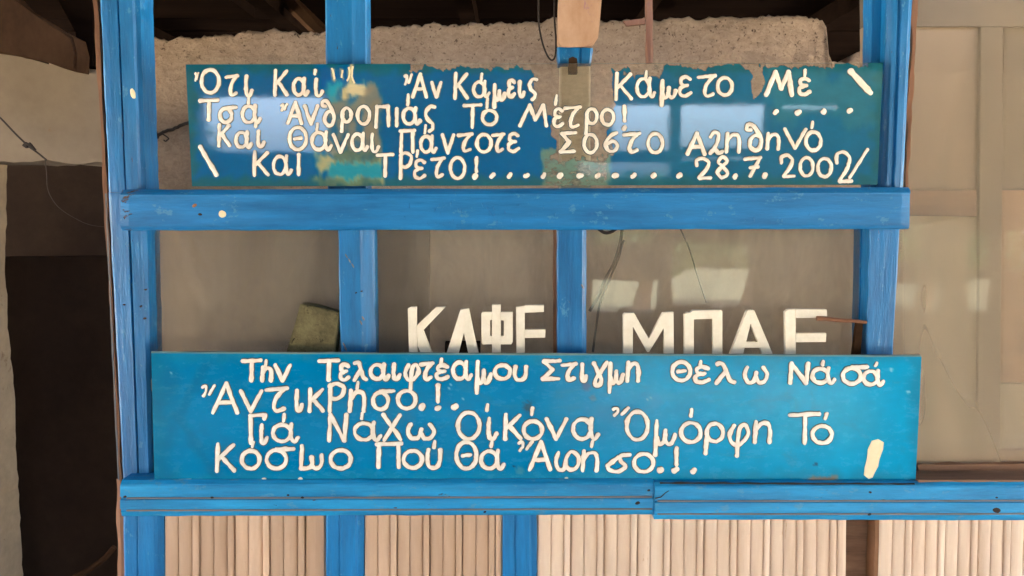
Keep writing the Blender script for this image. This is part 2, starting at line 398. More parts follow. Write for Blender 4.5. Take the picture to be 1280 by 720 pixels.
# roof of dark boards and rafters above that wall
ce = thing('board_ceiling', (0, 2.5, 2.55), 'dark boarded ceiling with rafters above the plaster wall', 'ceiling')
z0 = 2.52
for k in range(14):
    y0 = .35+k*.26
    obj('board', box_bm(-3.6, 4.2, y0, y0+.245, z0+random.uniform(0, .012), z0+.04), M['darkwood'], ce)
for x in (-1.9, -1.05, -.2, .65, 1.5, 2.3):
    obj('rafter', box_bm(x-.035, x+.035, .36, 3.9, z0-.09, z0-.002), M['darkwood'], ce)
obj('brace', tube_bm([P(330, -30, 1.7), P(405, 44, 1.62)], .035, 6), M['plank'], ce)

# knotted cable and cobweb crack on the plaster by the left post
wt = thing('tangled_cable', P(205, 180, WY-.03), 'dark tangled cable end on the plaster wall left of the upper sign', 'cable')
pp = [(168, 172), (180, 168), (192, 172), (204, 165), (216, 162), (228, 156), (240, 152)]
b = tube_bm([P(x, y+nz(x, y)*2, WY-.02) for x, y in catmull(pp, 4)], .0065, 6)
obj('strand', b, M['wire'], wt)
for s in range(9):
    x, y = random.uniform(170, 200), random.uniform(164, 176); pts = [(x, y)]
    for k in range(5): x += random.uniform(-5, 8); y += random.uniform(-4, 7); pts.append((x, y))
    obj('strand', tube_bm([P(a, b_, WY-.025) for a, b_ in catmull(pts, 4)], .0028, 5), M['wire'], wt)

# ------------------------------------------------------------------ left side: lintel, doorway, roof board
ly = .28
bm = bmesh.new()
outl = [(-160, 40), (-60, 52), (0, 65), (30, 72), (60, 80), (95, 84), (118, 86), (134, 88), (134, 204), (120, 203), (95, 205), (60, 200), (30, 203), (5, 202), (-160, 202)]
jamb = [(-160, 202), (4, 202), (3, 260), (1, 340), (6, 420), (14, 500), (15, 560), (20, 640), (24, 720), (34, 1000), (-160, 1000)]
def ragged(outl):
  o2 = []
  for i, p in enumerate(outl):
    q = outl[(i+1) % len(outl)]; n_ = max(1, int(math.dist(p, q)/9)) if p[0] > -100 and q[0] > -100 else 1
    for k in range(n_):
        a = l2(p, q, k/n_); o2.append((a[0]+nz(a[0]*.13, a[1]*.13)*2.2, a[1]+nz(a[0]*.13, a[1]*.13, 5)*2.2))
  return o2
prism_bm(ragged(outl), ly, .22, bm=bm)
jb = prism_bm(ragged(jamb), .48, .02)
for v in jb.verts:
    if v.co.y < .49: v.co.y = ly+.004
tag(obj('jamb_wall', jb, M['jamb']), 'greyish plaster pier at the left edge beside the dark doorway', 'wall')
tag(obj('lintel_wall', bm, M['lintel']), 'smooth beige plaster wall over the dark doorway at left', 'wall')
dr = thing('dark_doorway', P(75, 1000, .55), 'black doorway opening left of the blue shopfront', 'doorway')
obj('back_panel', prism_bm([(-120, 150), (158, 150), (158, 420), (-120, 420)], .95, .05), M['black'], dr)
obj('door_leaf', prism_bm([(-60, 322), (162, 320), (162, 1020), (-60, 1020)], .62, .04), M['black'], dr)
sk = tag(obj('stick', tube_bm([P(92, 722, .5), P(112, 712, .5), P(132, 697, .5), P(143, 684, .5)], .009, 7), M['plank']), 'thin grey stick leaning at the foot of the dark doorway', 'stick')
rb = prism_bm([(-60, -30), (10, -8), (24, 8), (48, 22), (66, 34), (90, 46), (95, 66), (94, 88), (78, 85), (62, 76), (30, 70), (0, 64), (-60, 56)], .2, .07, .006)
tag(obj('broken_roof_board', rb, M['plank']), 'broken dark brown roof board hanging over the lintel at top left', 'board')
tag(obj('roof_boarding', box_bm(-2.4, -1.0, .1, 1.2, 2.32, 2.36), M['darkwood']), 'dark boarding over the doorway in the top left corner', 'ceiling')
tag(obj('roof_rafter', prism_bm([(60, -20), (118, -20), (118, 84), (100, 84), (96, 40)], .27, .08, .004), M['darkwood']), 'dark rafter end beside the broken board at top left', 'rafter')
wi = thing('hanging_wire', P(36, 182, .2), 'thin dark wire with a knot hanging across the doorway lintel', 'wire')
obj('strand', tube_bm([P(x, y, .24) for x, y in catmull([(-20, 128), (2, 149), (20, 168), (36, 183), (47, 191), (58, 200)], 5)], .0026, 6), M['wire'], wi)
obj('knot', tube_bm([P(x, y, .235) for x, y in catmull([(29, 181), (34, 184), (31, 179), (40, 183), (36, 179), (43, 187), (40, 183), (44, 188)], 4)], .0042, 6), M['wire'], wi)
obj('strand', tube_bm([P(x, y, .24) for x, y in catmull([(56, 198), (58, 215), (60, 238), (72, 258), (92, 272), (112, 281), (134, 284)], 5)], .0009, 5), M['wire'], wi)

# ------------------------------------------------------------------ the blue shopfront
sf = thing('shopfront', (0, 0, .05), 'blue painted timber shopfront with cream fluted boards below', 'shopfront')
PROF_L = [(0, .018), (.06, .012), (.2, .011), (.215, .02), (.235, .02), (.25, .0), (.49, 0), (.505, .014), (.53, .014), (.545, -.003), (.86, -.003), (.9, .004), (1, .008)]
obj('post', board_bm((118, -60), (132, 240), (171, -60), (181, 240), 0, .08, PROF_L, 44), M['post'], sf)
obj('post', board_bm((132, 240.5), (150.5, 602), (181, 240.5), (190, 602), .001, .079, [(0, .016), (.06, .013), (.2, .012), (.24, .001), (.54, 0), (.56, .014), (.59, .014), (.61, -.001), (.9, 0), (1, .007)], 50, seed=3), M['post'], sf)
obj('edge_strip', board_bm((113, -60), (149, 602), (119, -60), (152, 602), .02, .05, [(0, 0), (1, 0)], 50, wob=.003), M['strip'], sf)
obj('edge_strip', board_bm((145, 600), (150, 1000), (154, 600), (160, 1000), .03, .05, [(0, .004), (.5, 0), (1, 0)], 30, wob=.004), M['strip'], sf)
obj('edge_strip', board_bm((169.5, -60), (181, 236), (175, -60), (184, 236), .03, .05, [(0, 0), (1, 0)], 30, wob=.003), M['strip'], sf)
PL = [(0, .006), (.05, .0), (.62, 0), (.7, .004), (.95, .016), (1, .02)]
obj('post', board_bm((405.5, -60), (409.5, 262), (456.5, -60), (458.5, 262), .012, .07, [(0, .004), (.04, 0), (.66, 0), (.72, .003), (.97, .012), (1, .018)], 30, seed=5), M['post'], sf)
obj('post', board_bm((421.5, 262), (428, 600), (466, 262), (471, 600), .0, .06, PL, 34, seed=6), M['post'], sf)
obj('post', board_bm((696.5, 262), (697, 600), (733.5, 262), (733.5, 600), .0, .06, [(0, .004), (.04, 0), (.84, 0), (.92, .005), (1, .012)], 34, seed=7), M['post'], sf)
obj('post', board_bm((1113, -60), (1104, 236), (1145.5, -60), (1131, 236), .0, .04, [(0, .012), (.1, .003), (.16, 0), (.34, 0), (.4, .006), (.47, .006), (.53, 0), (.8, .001), (.88, .006), (1, .01)], 36, seed=8), M['post'], sf)
obj('post', board_bm((1091, -60), (1087, 236), (1112, -60), (1104, 236), .042, .05, [(0, 0), (1, 0)], 30, seed=9), M['post'], sf)
obj('post', board_bm((1088, 262), (1080, 600), (1127, 262), (1109, 600), .0, .045, [(0, .003), (.03, 0), (.93, 0), (1, .006)], 34, seed=10), M['post'], sf)
obj('post', board_bm((1076, 262), (1070, 600), (1090, 262), (1083, 600), .047, .04, [(0, 0), (1, 0)], 30, seed=11), M['post'], sf)
obj('edge_strip', board_bm((1144, -60), (1130, 240), (1151, -60), (1135, 240), .034, .03, [(0, 0), (1, 0)], 40, wob=.004), M['strip'], sf)
obj('edge_strip', board_bm((692, 286), (692, 600), (697.5, 286), (698, 600), .03, .03, [(0, 0), (1, 0)], 20), M['strip'], sf)
# middle rail: top ledge and a broad face
obj('rail', board_bm((150, 237), (1139, 234), (150, 288), (1137, 286.5), -.045, .1, [(0, .012), (.07, .004), (.13, 0), (.17, .001), (.9, 0), (.97, .003), (1, .008)], 90, wob=.0011, seed=13, endchip=.004), M['rail'], sf)
# lower rail in two lengths, grooved
LP = [(0, .012), (.08, .002), (.13, 0), (.42, 0), (.445, .006), (.49, .006), (.52, .0), (.76, .0), (.785, .006), (.83, .006), (.86, .004), (1, .010)]
obj('rail', board_bm((150, 602), (817, 600.5), (150, 647), (817, 645), -.06, .11, LP, 80, seed=14, wob=.0012), M['sillpaint'], sf)
obj('rail', board_bm((818.5, 604.5), (1420, 603), (818.5, 651), (1420, 652.5), -.068, .118, LP, 70, seed=15, wob=.0012), M['sillpaint'], sf)
# inner sill the cut-out letters stand on
SILL = 474
obj('sill', box_bm(P(186, 400).x, P(1085, 400).x, -.005, .16, P(640, SILL, 0).z-.03, P(640, SILL, 0).z), M['tan'], sf)
# lower posts
for (a, b_, c_, d) in ((154, 156, 203, 204), (407, 409, 454, 456), (628, 629, 671, 672)):
    obj('post', board_bm((a, 640), (b_, 1000), (c_, 640), (d, 1000), -.035, .08, [(0, .003), (.05, 0), (.32, 0), (.36, .003), (.4, 0), (.78, 0), (.84, .008), (1, .01)], 24, seed=a), M['postlow'], sf)
# fluted cladding boards between the posts
def fluted(x0, x1, period, dark, seed, slope=0.0):
    x = x0; k = 0
    while x < x1-3:
        w_ = min(period, x1-x); e = x+w_
        n1, n2, n3 = .40, .80, 1.0
        def rib(a, b, r, base=0): return [(lerp(a, b, (1-cos(q*pi/8))/2), base+r*(1-sin(q*pi/8))) for q in range(0, 9)]
        kk = random.uniform(-.012, .012); n1 += kk
        prof = [(0, .008)]+rib(.01, n1-.01, .0055)+[(n1, .0066)]+rib(n1+.01, n2-.01, .0055)+[(n2, .0068)]+rib(.82, .985, .004, -.003)+[(.995, .008)]
        if w_ < period*.9: prof = [(0, .0095), (.06, .002), (.25, 0), (.55, 0), (.9, .003), (.99, .0095)]
        obj('fluted_board', board_bm((x+.4, 636), (x+.4+slope, 1000), (e-.3, 636), (e-.3+slope, 1000), -.0285+random.uniform(-.0025, .0025), .03, prof, 26, wob=.0011, seed=seed+k*1.7), M['cladding_dark' if dark else 'cladding'], sf)
        x = e; k += 1
fluted(204.5, 407, 44, True, 21, 1)
fluted(455, 628, 41, True, 31, 0)
fluted(672.5, 1060, 41.6, False, 41, -4)
fluted(1101, 1420, 41, False, 61, -10)
obj('recessed_board', prism_bm([(1050, 640), (1112, 640), (1106, 1000), (1046, 1000)], .03, .02), M['brown'], sf)
obj('edge_strip', board_bm((1095, 650), (1090, 1000), (1101.5, 650), (1096, 1000), -.022, .05, [(0, .004), (.4, 0), (1, 0)], 24, wob=.002), M['redbrown'], sf)
# window panes
for q in ([(182, 280), (424, 280), (430, 480), (184, 480)], [(464, 280), (698, 280), (698, 480), (466, 480)], [(731, 280), (1078, 280), (1074, 480), (731, 480)]):
    obj('window_pane', prism_bm(q, .05, .003), M['glass'], sf)
obj('window_pane', prism_bm([(1116, -80), (1420, -80), (1420, 608), (1090, 608)], .036, .004), M['glass_hazy'], sf)
def blob(px, py, r, y, mt, name, parent, sx=1, sy=1, ang=0, h=.0016):
    bm_ = bmesh.new(); c_ = bm_.verts.new(P(px, py, y)+Vector((0, -h, 0))); ring = []
    for k in range(11):
        a = 2*pi*k/11; rr = r*(1+.25*nz(k*1.3, px, py)); u, v = cos(a)*rr*sx, sin(a)*rr*sy
        u, v = u*cos(ang)-v*sin(ang), u*sin(ang)+v*cos(ang)
        ring.append(bm_.verts.new(P(px+u, py+v, y)+Vector((0, .0004, 0))))
    mid = [bm_.verts.new(lerp(c_.co, v.co, .7)+Vector((0, -h*.25, 0))) for v in ring]
    for k in range(11):
        k2 = (k+1) % 11
        bm_.faces.new((c_, mid[k], mid[k2])); bm_.faces.new((mid[k], ring[k], ring[k2], mid[k2]))
    return obj(name, bm_, mt, parent, True)
# grime in the grooves of the lower rails, dust on the ledge, drips of paint
for (ax, ay, bx1, by1, ts, L0) in ((158, 602, 815, 600.5, (.467, .807), 45), (822, 604.5, 1420, 603, (.467, .807), 47.5)):
    for t_ in ts:
        y_ = ay+L0*t_; y2 = by1+L0*t_*(1.03 if ax > 800 else .99)
        obj('groove_grime', board_bm((ax, y_-.9), (bx1, y2-.9), (ax, y_+.9), (bx1, y2+.9), (-.0568 if ax < 800 else -.0648), .002, [(0, 0), (1, 0)], 60, wob=.0006, seed=t_*9), M['grime'], sf)
for (a0, a1, b0, b1, yy) in (((131, 242), (147, 600), (132.6, 242), (148.8, 600), .011), ((156.5, 290), (168, 600), (158, 290), (169.6, 600), .012), ((143.5, -60), (154.5, 238), (144.8, -60), (156, 238), .012), ((129, -60), (143, 238), (130, -60), (144.2, 238), .018)):
    obj('groove_grime', board_bm(a0, a1, b0, b1, yy, .002, [(0, 0), (1, 0)], 50, wob=.0008, seed=a0[0]), M['grime'] if yy < .012 else M['wire'], sf)
obj('dusty_ledge', box_bm(P(1146, 600, -.05).x, 1.9, -.058, .034, P(1200, 603, -.068).z-.004, P(1200, 603, -.068).z+.003), M['brown'], sf)
obj('dusty_ledge', board_bm((1148, 582), (1420, 579), (1148, 598), (1420, 597), .012, .02, [(0, .003), (.3, 0), (.7, 0), (1, .002)], 30, wob=.003), M['redbrown'], sf)
obj('gap_shadow', board_bm((825, 603.2), (1144, 604.6), (825, 605), (1144, 606), -.0655, .004, [(0, 0), (1, 0)], 60, wob=.0012), M['wire'], sf)  # dark strip painting the shadow line under the lower sign
# paint flakes and nail marks
blob(278, 267.5, 4.6, -.0455, M['smear'], 'filled_nail_hole', sf, 1, 1)
blob(166, 117, 6.5, -.006, M['smear'], 'filled_nail_hole', sf, .5, 1, -.3)
for px, py, r, yy in ((156, 621, 1.9, -.0605), (811, 613, 1.6, -.0605), (797, 629, 2.6, -.0605), (1088, 615.5, 1.6, -.0685), (1087, 643, 1.9, -.0665), (1246, 638, 4, -.0685), (265, 622, 1.8, -.0575), (360, 619, 1.4, -.0605), (378, 622, 1.6, -.0575), (452, 364, 1.2, -.0005), (445, 366, 1.2, -.0005), (176, 383, 1.6, -.0005), (181, 398, 1.8, -.0005), (182, 362, 1.6, -.0005), (155, 381, 1.4, -.0005), (1246, 622, 1.3, -.0685), (606, 640, 1.5, -.0585), (243, 257, 2.6, -.0455), (250, 268, 2.0, -.0455)):
    blob(px, py, r, yy, M['wire'] if r < 2.5 or px > 700 else M['strip'], 'nail_mark', sf, 1.3, .8, random.uniform(-.6, .3), .0008)
for k in range(46):
    x = random.choice((random.uniform(500, 700), random.uniform(320, 1120), random.uniform(540, 640))); y = random.uniform(253, 284)
    blob(x, y, random.uniform(.9, 1.8), -.0452, M['rail'], 'paint_drip', sf, .5, random.uniform(1.2, 3), random.uniform(-.5, .2), .0016)
for x, y in ((433, 320), (437, 326), (441, 332), (454, 398), (451, 403), (430, 431), (432, 436), (728, 358)):
    blob(x, y, 1.7, -.0003, M['grime'], 'paint_drip', sf, .6, 2, -.5, .0016)
obj('crack', tube_bm([P(x, y, -.069) for x, y in [(819, 623), (826, 621.5), (832, 616), (836, 613.5)]], .0016, 5, taper=.0009), M['wire'], sf)

# ------------------------------------------------------------------ behind the middle windows
pb = [('added grey brown panel behind the left window', [(196, 262), (537, 262), (537, 640), (196, 640)], 'added_panel_dark', .22),
      ('added paler brown panel behind the middle and right windows', [(537.5, 255), (1130, 255), (1130, 640), (537.5, 640)], 'added_panel_light', .232)]
for lb, q, mt, yy in pb:  # added panels; their two tones imitate reflections in the panes
    tag(obj('added_inner_panel', prism_bm(q, yy, .02, .002), M[mt]), lb, 'panel')
# mossy block leaning on the post
bm = prism_bm([(374.5, 381), (380, 379.5), (424, 391), (424.5, 396), (412, SILL+12), (362, SILL), (350, SILL-4)], .004, .042, .003)
bmesh.ops.subdivide_edges(bm, edges=bm.edges[:], cuts=3, use_grid_fill=True)
for v in bm.verts: v.co += Vector((nz(*(v.co*70)), nz(*(v.co*60+Vector((5, 0, 0)))), nz(*(v.co*75+Vector((0, 9, 0))))))*.003
tag(obj('mossy_block', bm, M['stone']), 'greenish brown mossy block tilted behind the left window', 'block')
tag(obj('dark_box', prism_bm([(556, 428.5), (600, 428.5), (600, SILL), (556, SILL)], .015, .03, .002), M['black']), 'small black box behind the second letter of the cut-out word', 'box')
# dry wires behind the right window
tw = thing('bent_wires', P(740, SILL, .14), 'bent brown wires behind the glass left of the big cut-out M', 'wire')
for r, pts in ((.0042, [(737, 389), (748, 370), (757, 348), (767, 330), (775, 305), (778, 284)]), (.0032, [(741, 440), (745, 410), (750, 380), (762, 350), (772, 325), (780, 300)]), (.002, [(850, 285), (862, 312), (872, 345), (883, 378)])):
    obj('strand', tube_bm([P(x, y, .14) for x, y in catmull(pts, 5)], r, 6), M['tan'], tw)
tag(obj('twig', tube_bm([P(x, y, -.008) for x, y in catmull([(1021, 398), (1034, 398.5), (1050, 400.5), (1066, 401), (1083, 403)], 4)], .0062, 8, taper=.0042), M['oak']), 'brown twig lying level between the last cut-out letter and the right post', 'twig')
tag(obj('dark_upright_slat', prism_bm([(1071, 404), (1079, 404), (1074, SILL), (1062, SILL)], .008, .012, .001), M['plank']), 'short dark slat standing under the brown twig beside the right post', 'slat')
tag(obj('cord', tube_bm([P(x, y, .02) for x, y in catmull([(748, 286), (756, 291), (764, 290), (770, 286)], 4)], .004, 6), M['wire']), 'short dark cord end under the middle rail at right', 'cord')

# ------------------------------------------------------------------ cut-out shop letters
LB = SILL-.5
def cut(label, polys, y=-.002, dep=.014):
    bm_ = bmesh.new()
    for i, p in enumerate(polys):
        t_ = bmesh.new(); prism_bm(p, y-(.0004*i), dep, .0006, t_)
        me_ = bpy.data.meshes.new('t'); t_.to_mesh(me_); t_.free(); bm_.from_mesh(me_); bpy.data.meshes.remove(me_)
    tag(obj('cutout_letter', bm_, M['letter_big']), label, 'letter', 'cream cut-out letters spelling the shop word')
cut('cream cut-out capital K, leftmost of the shop letters', [[(509.7, 386), (513, 384), (520.6, 384), (522, LB), (512, LB)], [(521, 407), (545, 384), (556.5, 384), (530, 412), (521.5, 423.5)], [(521.8, 418), (528, 411), (553, LB), (540, LB), (522, 432)]])
cut('cream cut-out capital A with dark box behind it, second shop letter', [[(575.5, 387), (585.5, 386), (581.5, 410), (565, LB), (548, LB)], [(579, 386.4), (586, 386), (605, LB), (592, LB), (579.5, 414)]])
cut('cream cut-out letter with square loops on a central stem', [[(615, 381), (626, 381), (626, LB), (615, LB)], [(601.5, 392), (603, 390), (615, 390), (615, 400), (612.2, 400), (612.2, 420), (615, 420), (615, 430.5), (603, 430.5), (602, 428)], [(626, 390), (641, 390), (641, 427), (639, 430.5), (626, 430.5), (626, 420.2), (630.2, 420.2), (630.2, 400.5), (626, 400.5)]])
cut('cream cut-out capital E, just left of the central blue post', [[(645, 384), (656, 382.5), (656, LB), (646, LB)], [(656, 381.6), (680, 381.4), (680, 390), (656, 391)], [(656, 412), (682, 412), (681.5, 422), (656, 422.5)], [(656, 464), (681, 464), (681, LB), (656, LB)]])
cut('cream cut-out capital M, first letter right of the central post', [[(779, 394), (781, 391.5), (792.5, 391), (811, 424), (828.5, 391), (842, 390), (842.6, LB), (830, LB), (830, 409), (811.5, 440), (809, 440), (790.8, 407), (791.2, LB), (779.6, LB)]])
cut('cream cut-out capital with two legs and a chipped top left corner', [[(855.5, 393), (860, 390.5), (863, 391.5), (866, 388), (901, 387.6), (903, 389), (903, LB), (892, LB), (891.5, 398), (867, 399), (867.5, LB), (856, LB)]])
cut('cream cut-out capital A between the two-legged letter and the last one', [[(933, 390), (935, 388), (941.5, 387.3), (939.5, 400), (921.5, LB), (901, LB)], [(938, 388), (943, 388), (979, LB), (965, LB), (937.5, 402)], [(930.5, 427.5), (948, 427.5), (951, 434.8), (927, 434.8)]])
cut('cream cut-out last letter, its upper bar touching the brown twig', [[(981.5, 390), (985, 387), (994.5, 386.6), (995, LB), (982.5, LB)], [(995, 386.4), (1033.5, 387), (1034, 397.5), (995, 397.5)], [(995, 416.6), (1033, 416.6), (1032.5, 427.5), (995, 427.8)]])

# ------------------------------------------------------------------ hung things above the upper sign
ht = thing('blue_bracket_post', P(719, 236, .05), 'cream post with blue bracket under the pale board, seen through the peeled glass', 'post')
obj('post', board_bm((700, 79), (700, 262), (738, 79), (738, 262), .03, .05, [(0, .003), (.05, 0), (.95, 0), (1, .003)], 20), M['cream_post'], ht)
obj('bracket', board_bm((696.5, 59), (698, 80.5), (741.5, 60), (739.5, 80), -.004, .05, [(0, .004), (.05, 0), (.6, 0), (.63, .004), (.68, .004), (.7, 0), (.93, .0), (1, .006)], 8), M['post'], ht)
obj('peg', prism_bm([(711, 73), (716, 70.5), (721.5, 73), (722, 91), (711, 91)], -.007, .03, .001), M['plank'], ht)
rp = []
for x, y in [(699, -60), (698, 0), (697, 30), (696.5, 56), (700, 59.5), (716, 59), (730, 58.5), (742, 56), (748, 47), (750, 25), (752, 0), (753, -60)]: rp.append((x, y))
pale = prism_bm(rp, -.006, .03, .005)
tag(obj('pale_board', pale, M['fitting'], smooth=False), 'pale glossy pinkish board hanging above the blue bracket', 'board')
tag(obj('wire_loop', tube_bm([P(x, y, .02) for x, y in catmull([(674, -30), (673, 20), (676, 45), (682, 65), (689, 75), (694, 70), (695, 50), (693, 20), (694, -30)], 5)], .0022, 6), M['wire']), 'black wire loop hanging left of the pale board', 'wire')
rd = thing('hanging_rod', P(811, 80, .5), 'thin orange brown rod hanging before the plaster wall', 'rod')
obj('rod', board_bm((806.5, -60), (808.5, 80), (815.5, -60), (816, 78), .5, .02, [(0, .003), (.3, 0), (.7, 0), (1, .003)], 14, wob=.003), M['oak'], rd)
obj('side_piece', prism_bm([(779, 26), (806, 22.5), (807, 30), (783, 32.5)], .505, .012, .001), M['oak'], rd)

# ------------------------------------------------------------------ beyond the right-hand pane
ip = thing('inner_partition', P(1200, 640, .5), 'beige and brown wooden partition behind the large right pane', 'partition')
def part(n, q, y, d, mt): obj(n, board_bm(q[0], q[1], q[2], q[3], y, d, [(0, .002), (.02, 0), (.98, 0), (1, .002)], 10), M[mt], ip)
part('panel', [(1080, 34), (1080, 237), (1225, 34), (1221, 237)], .5, .03, 'beige')
part('panel', [(1080, -90), (1080, 33), (1440, -90), (1440, 33)], .49, .03, 'tan')
part('stile', [(1226, 34), (1222, 600), (1254, 34), (1250, 600)], .488, .05, 'tan')
part('panel', [(1256, 34), (1252, 235), (1440, 34), (1440, 235)], .51, .03, 'tan')
part('cross_rail', [(1080, 238), (1080, 268), (1221, 238), (1221, 270)], .485, .04, 'brown')
part('panel', [(1080, 269), (1080, 640), (1221, 271), (1221, 640)], .5, .03, 'beige2')
part('door_board', [(1252, 238), (1250, 478), (1440, 238), (1440, 478)], .5, .03, 'redbrown')
part('panel', [(1251, 480), (1251, 562), (1440, 480), (1440, 562)], .5, .03, 'beige2')
part('cross_rail', [(1120, 566), (1120, 640), (1440, 560), (1440, 640)], .47, .025, 'redbrown')

# ------------------------------------------------------------------ the two painted signs
def nf(u, v, s, k=0): return nz(u*s, v*s, k)
def bx(u, v, x0, x1, y0, y1, soft=3, rag=4, sc=.12, k=0):
    sc *= .45
    u2 = u+(nf(u, v, sc, k)+.5*nf(u, v*.5, sc*3, k+3)+.22*nf(u, v*.4, sc*8, k+5))*rag*2; v2 = v+(nf(u, v, sc, k+9)+.5*nf(u, v, sc*3, k+12)+.3*nf(u, v*.3, sc*9, k+15))*rag*2
    return sst(x0-soft, x0+soft, u2)*(1-sst(x1-soft, x1+soft, u2))*sst(y0-soft, y0+soft, v2)*(1-sst(y1-soft, y1+soft, v2))
def mixc(a, b, t): return tuple(lerp(a[i], b[i], t) for i in range(3))
def upper(u, v):
    c = mixc((0, 90, 146), (24, 98, 136), sst(690, 860, u))
    c = mixc(c, (34, 92, 100), .8*(1-sst(3, 18, min(v-80, 232-v, u-235, 1102-u)+nf(u, v, .08)*8)))
    c = mixc(c, (0, 84, 160), .6*bx(u, v, 398, 440, 80, 112, 5, 4))
    c = mixc(c, (60, 120, 130), .5*bx(u, v, 960, 1095, 88, 150, 10, 12, .05))
    o = 1.0
    # smeared and scraped band on the left
    s = bx(u, v, 408, 476, 104, 234, 4, 4); c = mixc(c, mixc((132, 128, 112), (46, 102, 136), sst(-.2, .35, nf(u, v*.7, .09, 3))), .9*s)
    c = mixc(c, (40, 150, 178), bx(u, v, 408, 424, 100, 124, 5, 4)); c = mixc(c, (205, 192, 150), bx(u, v, 432, 458, 100, 122, 4, 5))
    for x0, x1, y0, y1 in ((415, 418, 84, 100), (436, 440, 80, 104), (426, 428, 86, 98), (430, 434, 110, 124)):
        c = mixc(c, (190, 176, 130), bx(u, v, x0, x1, y0, y1, 1.4, 1.5))
    c = mixc(c, (134, 126, 108), .8*bx(u, v, 454, 474, 108, 196, 4, 3)); c = mixc(c, (188, 170, 110), .85*bx(u, v, 394, 478, 192, 232, 4, 4)*sst(-.45, .2, nf(u, v, .06, 5)))
    c = mixc(c, (40, 140, 162), bx(u, v, 410, 478, 203, 222, 5, 4)); c = mixc(c, (60, 92, 88), .7*bx(u, v, 418, 474, 190, 202, 3, 4)); c = mixc(c, (60, 100, 88), .7*bx(u, v, 395, 474, 224, 236, 3, 3))
    # bare glass
    o -= .95*bx(u, v, 512, 812, 60, 85.5, 2, 5, .16, 2); o -= .9*bx(u, v, 800, 1085, 60, 83, 2, 4, .12, 3)
    o -= bx(u, v, 667, 768, 60, 146, 2.5, 3, .12, 4); o -= bx(u, v, 700, 740, 130, 196, 3, 4, .15, 5)
    o -= .7*bx(u, v, 780, 828, 60, 96, 3, 5, .12, 6); o -= .85*bx(u, v, 940, 953, 78, 122, 2, 4, .1, 7)
    o -= .75*bx(u, v, 690, 765, 145, 196, 4, 5, .1, 8)
    o -= .45*bx(u, v, 676, 760, 196, 240, 3, 3, .1, 11)
    c = mixc(c, (110, 128, 106), .85*bx(u, v, 676, 762, 186, 240, 3, 4))
    o = max(o, bx(u, v, 380, 500, 60, 240, 1, 0)*.9)
    return c, min(1, max(0, o))
def lower(u, v):
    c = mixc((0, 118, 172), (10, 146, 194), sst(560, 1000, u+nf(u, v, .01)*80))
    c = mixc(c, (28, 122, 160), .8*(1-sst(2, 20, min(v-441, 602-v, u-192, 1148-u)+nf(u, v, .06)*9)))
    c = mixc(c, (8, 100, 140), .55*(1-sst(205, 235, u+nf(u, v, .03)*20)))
    c = mixc(c, (10, 104, 146), .6*bx(u+(v-520)*.55, v, 216, 230, 450, 520, 5, 3)); c = mixc(c, (10, 104, 146), .6*bx(u-(v-520)*.6, v, 216, 230, 520, 600, 5, 3))
    for x, y, r, col, a in ((733, 483, 7, (70, 100, 140), .8), (741, 498, 5, (90, 110, 130), .7), (660, 509, 7, (50, 80, 100), .9), (650, 588, 6, (80, 140, 160), .7), (1020, 580, 3, (30, 60, 90), .8), (642, 583, 1.8, (20, 60, 90), 1)):
        d = math.hypot(u-x, v-y)/r*(1+.6*nf(u, v, .4)); c = mixc(c, col, a*(1-sst(.5, 1.1, d)))
    for x, y, r in ((214, 467, 1.8), (246, 470, 1.4), (561, 486, 1.8), (563, 481, 1.3), (579, 498, 2), (809, 499, 2), (813, 498, 2), (1114, 462, 3), (1135, 490, 3)):
        d = math.hypot((u-x), (v-y)*1.3)/r; c = mixc(c, (170, 205, 215), .8*(1-sst(.5, 1.1, d)))
    c = mixc(c, (90, 170, 200), .2*bx(u, v, 990, 1090, 470, 560, 26, 18, .04)); c = mixc(c, (88, 160, 192), .16*bx(u, v, 745, 930, 478, 500, 12, 10, .04))  # pale patches put reflections into the pane's colour
    c = mixc(c, (150, 110, 80), .8*bx(u, v, 1010, 1045, 596, 604, 3, 3))
    return c, 1.0
def sign_pane(name, q, yf, th, fn, m, parent, step=2.2):
    (ax, ay), (bx_, by), (cx, cy), (dx, dy) = q     # top left, top right, bottom right, bottom left
    nx_, nz_ = int((bx_-ax)/step), int((dy-ay)/step)
    vs, col, cov = [], [], []
    for k in range(nz_+1):
        for i in range(nx_+1):
            s, t = i/nx_, k/nz_
            u, v = l2(l2((ax, ay), (bx_, by), s), l2((dx, dy), (cx, cy), s), t)
            c, o = fn(u, v); vs.append(P(u, v, yf)); col.append(lin(c)); cov.append(o)
    n = len(vs); fs = [(k*(nx_+1)+i, (k+1)*(nx_+1)+i, (k+1)*(nx_+1)+i+1, k*(nx_+1)+i+1) for k in range(nz_) for i in range(nx_)]
    me = bpy.data.meshes.new(name); me.from_pydata(vs, [], fs)
    at = me.attributes.new('paint', 'FLOAT_COLOR', 'POINT'); at.data.foreach_set('color', [x for c in col for x in (*c, 1.)])
    ac = me.attributes.new('cover', 'FLOAT', 'POINT'); ac.data.foreach_set('value', cov)
    o = link(name, me, m, parent)
    # the edge and back of the sheet
    b_ = bmesh.new(); fr = [P(x, y, yf) for x, y in q]
    f1 = [b_.verts.new(p+Vector((0, .0003, 0))) for p in fr]; f2 = [b_.verts.new(p+Vector((0, th, 0))) for p in fr]
    for i in range(4): b_.faces.new((f1[i], f1[(i+1) % 4], f2[(i+1) % 4], f2[i]))
    obj('pane_edge', b_, M['edge'], parent)
    return o
M['edge'] = simple('grimy_glass_edge', (50, 112, 132), (120, 132, 120), 20, HX, .5)

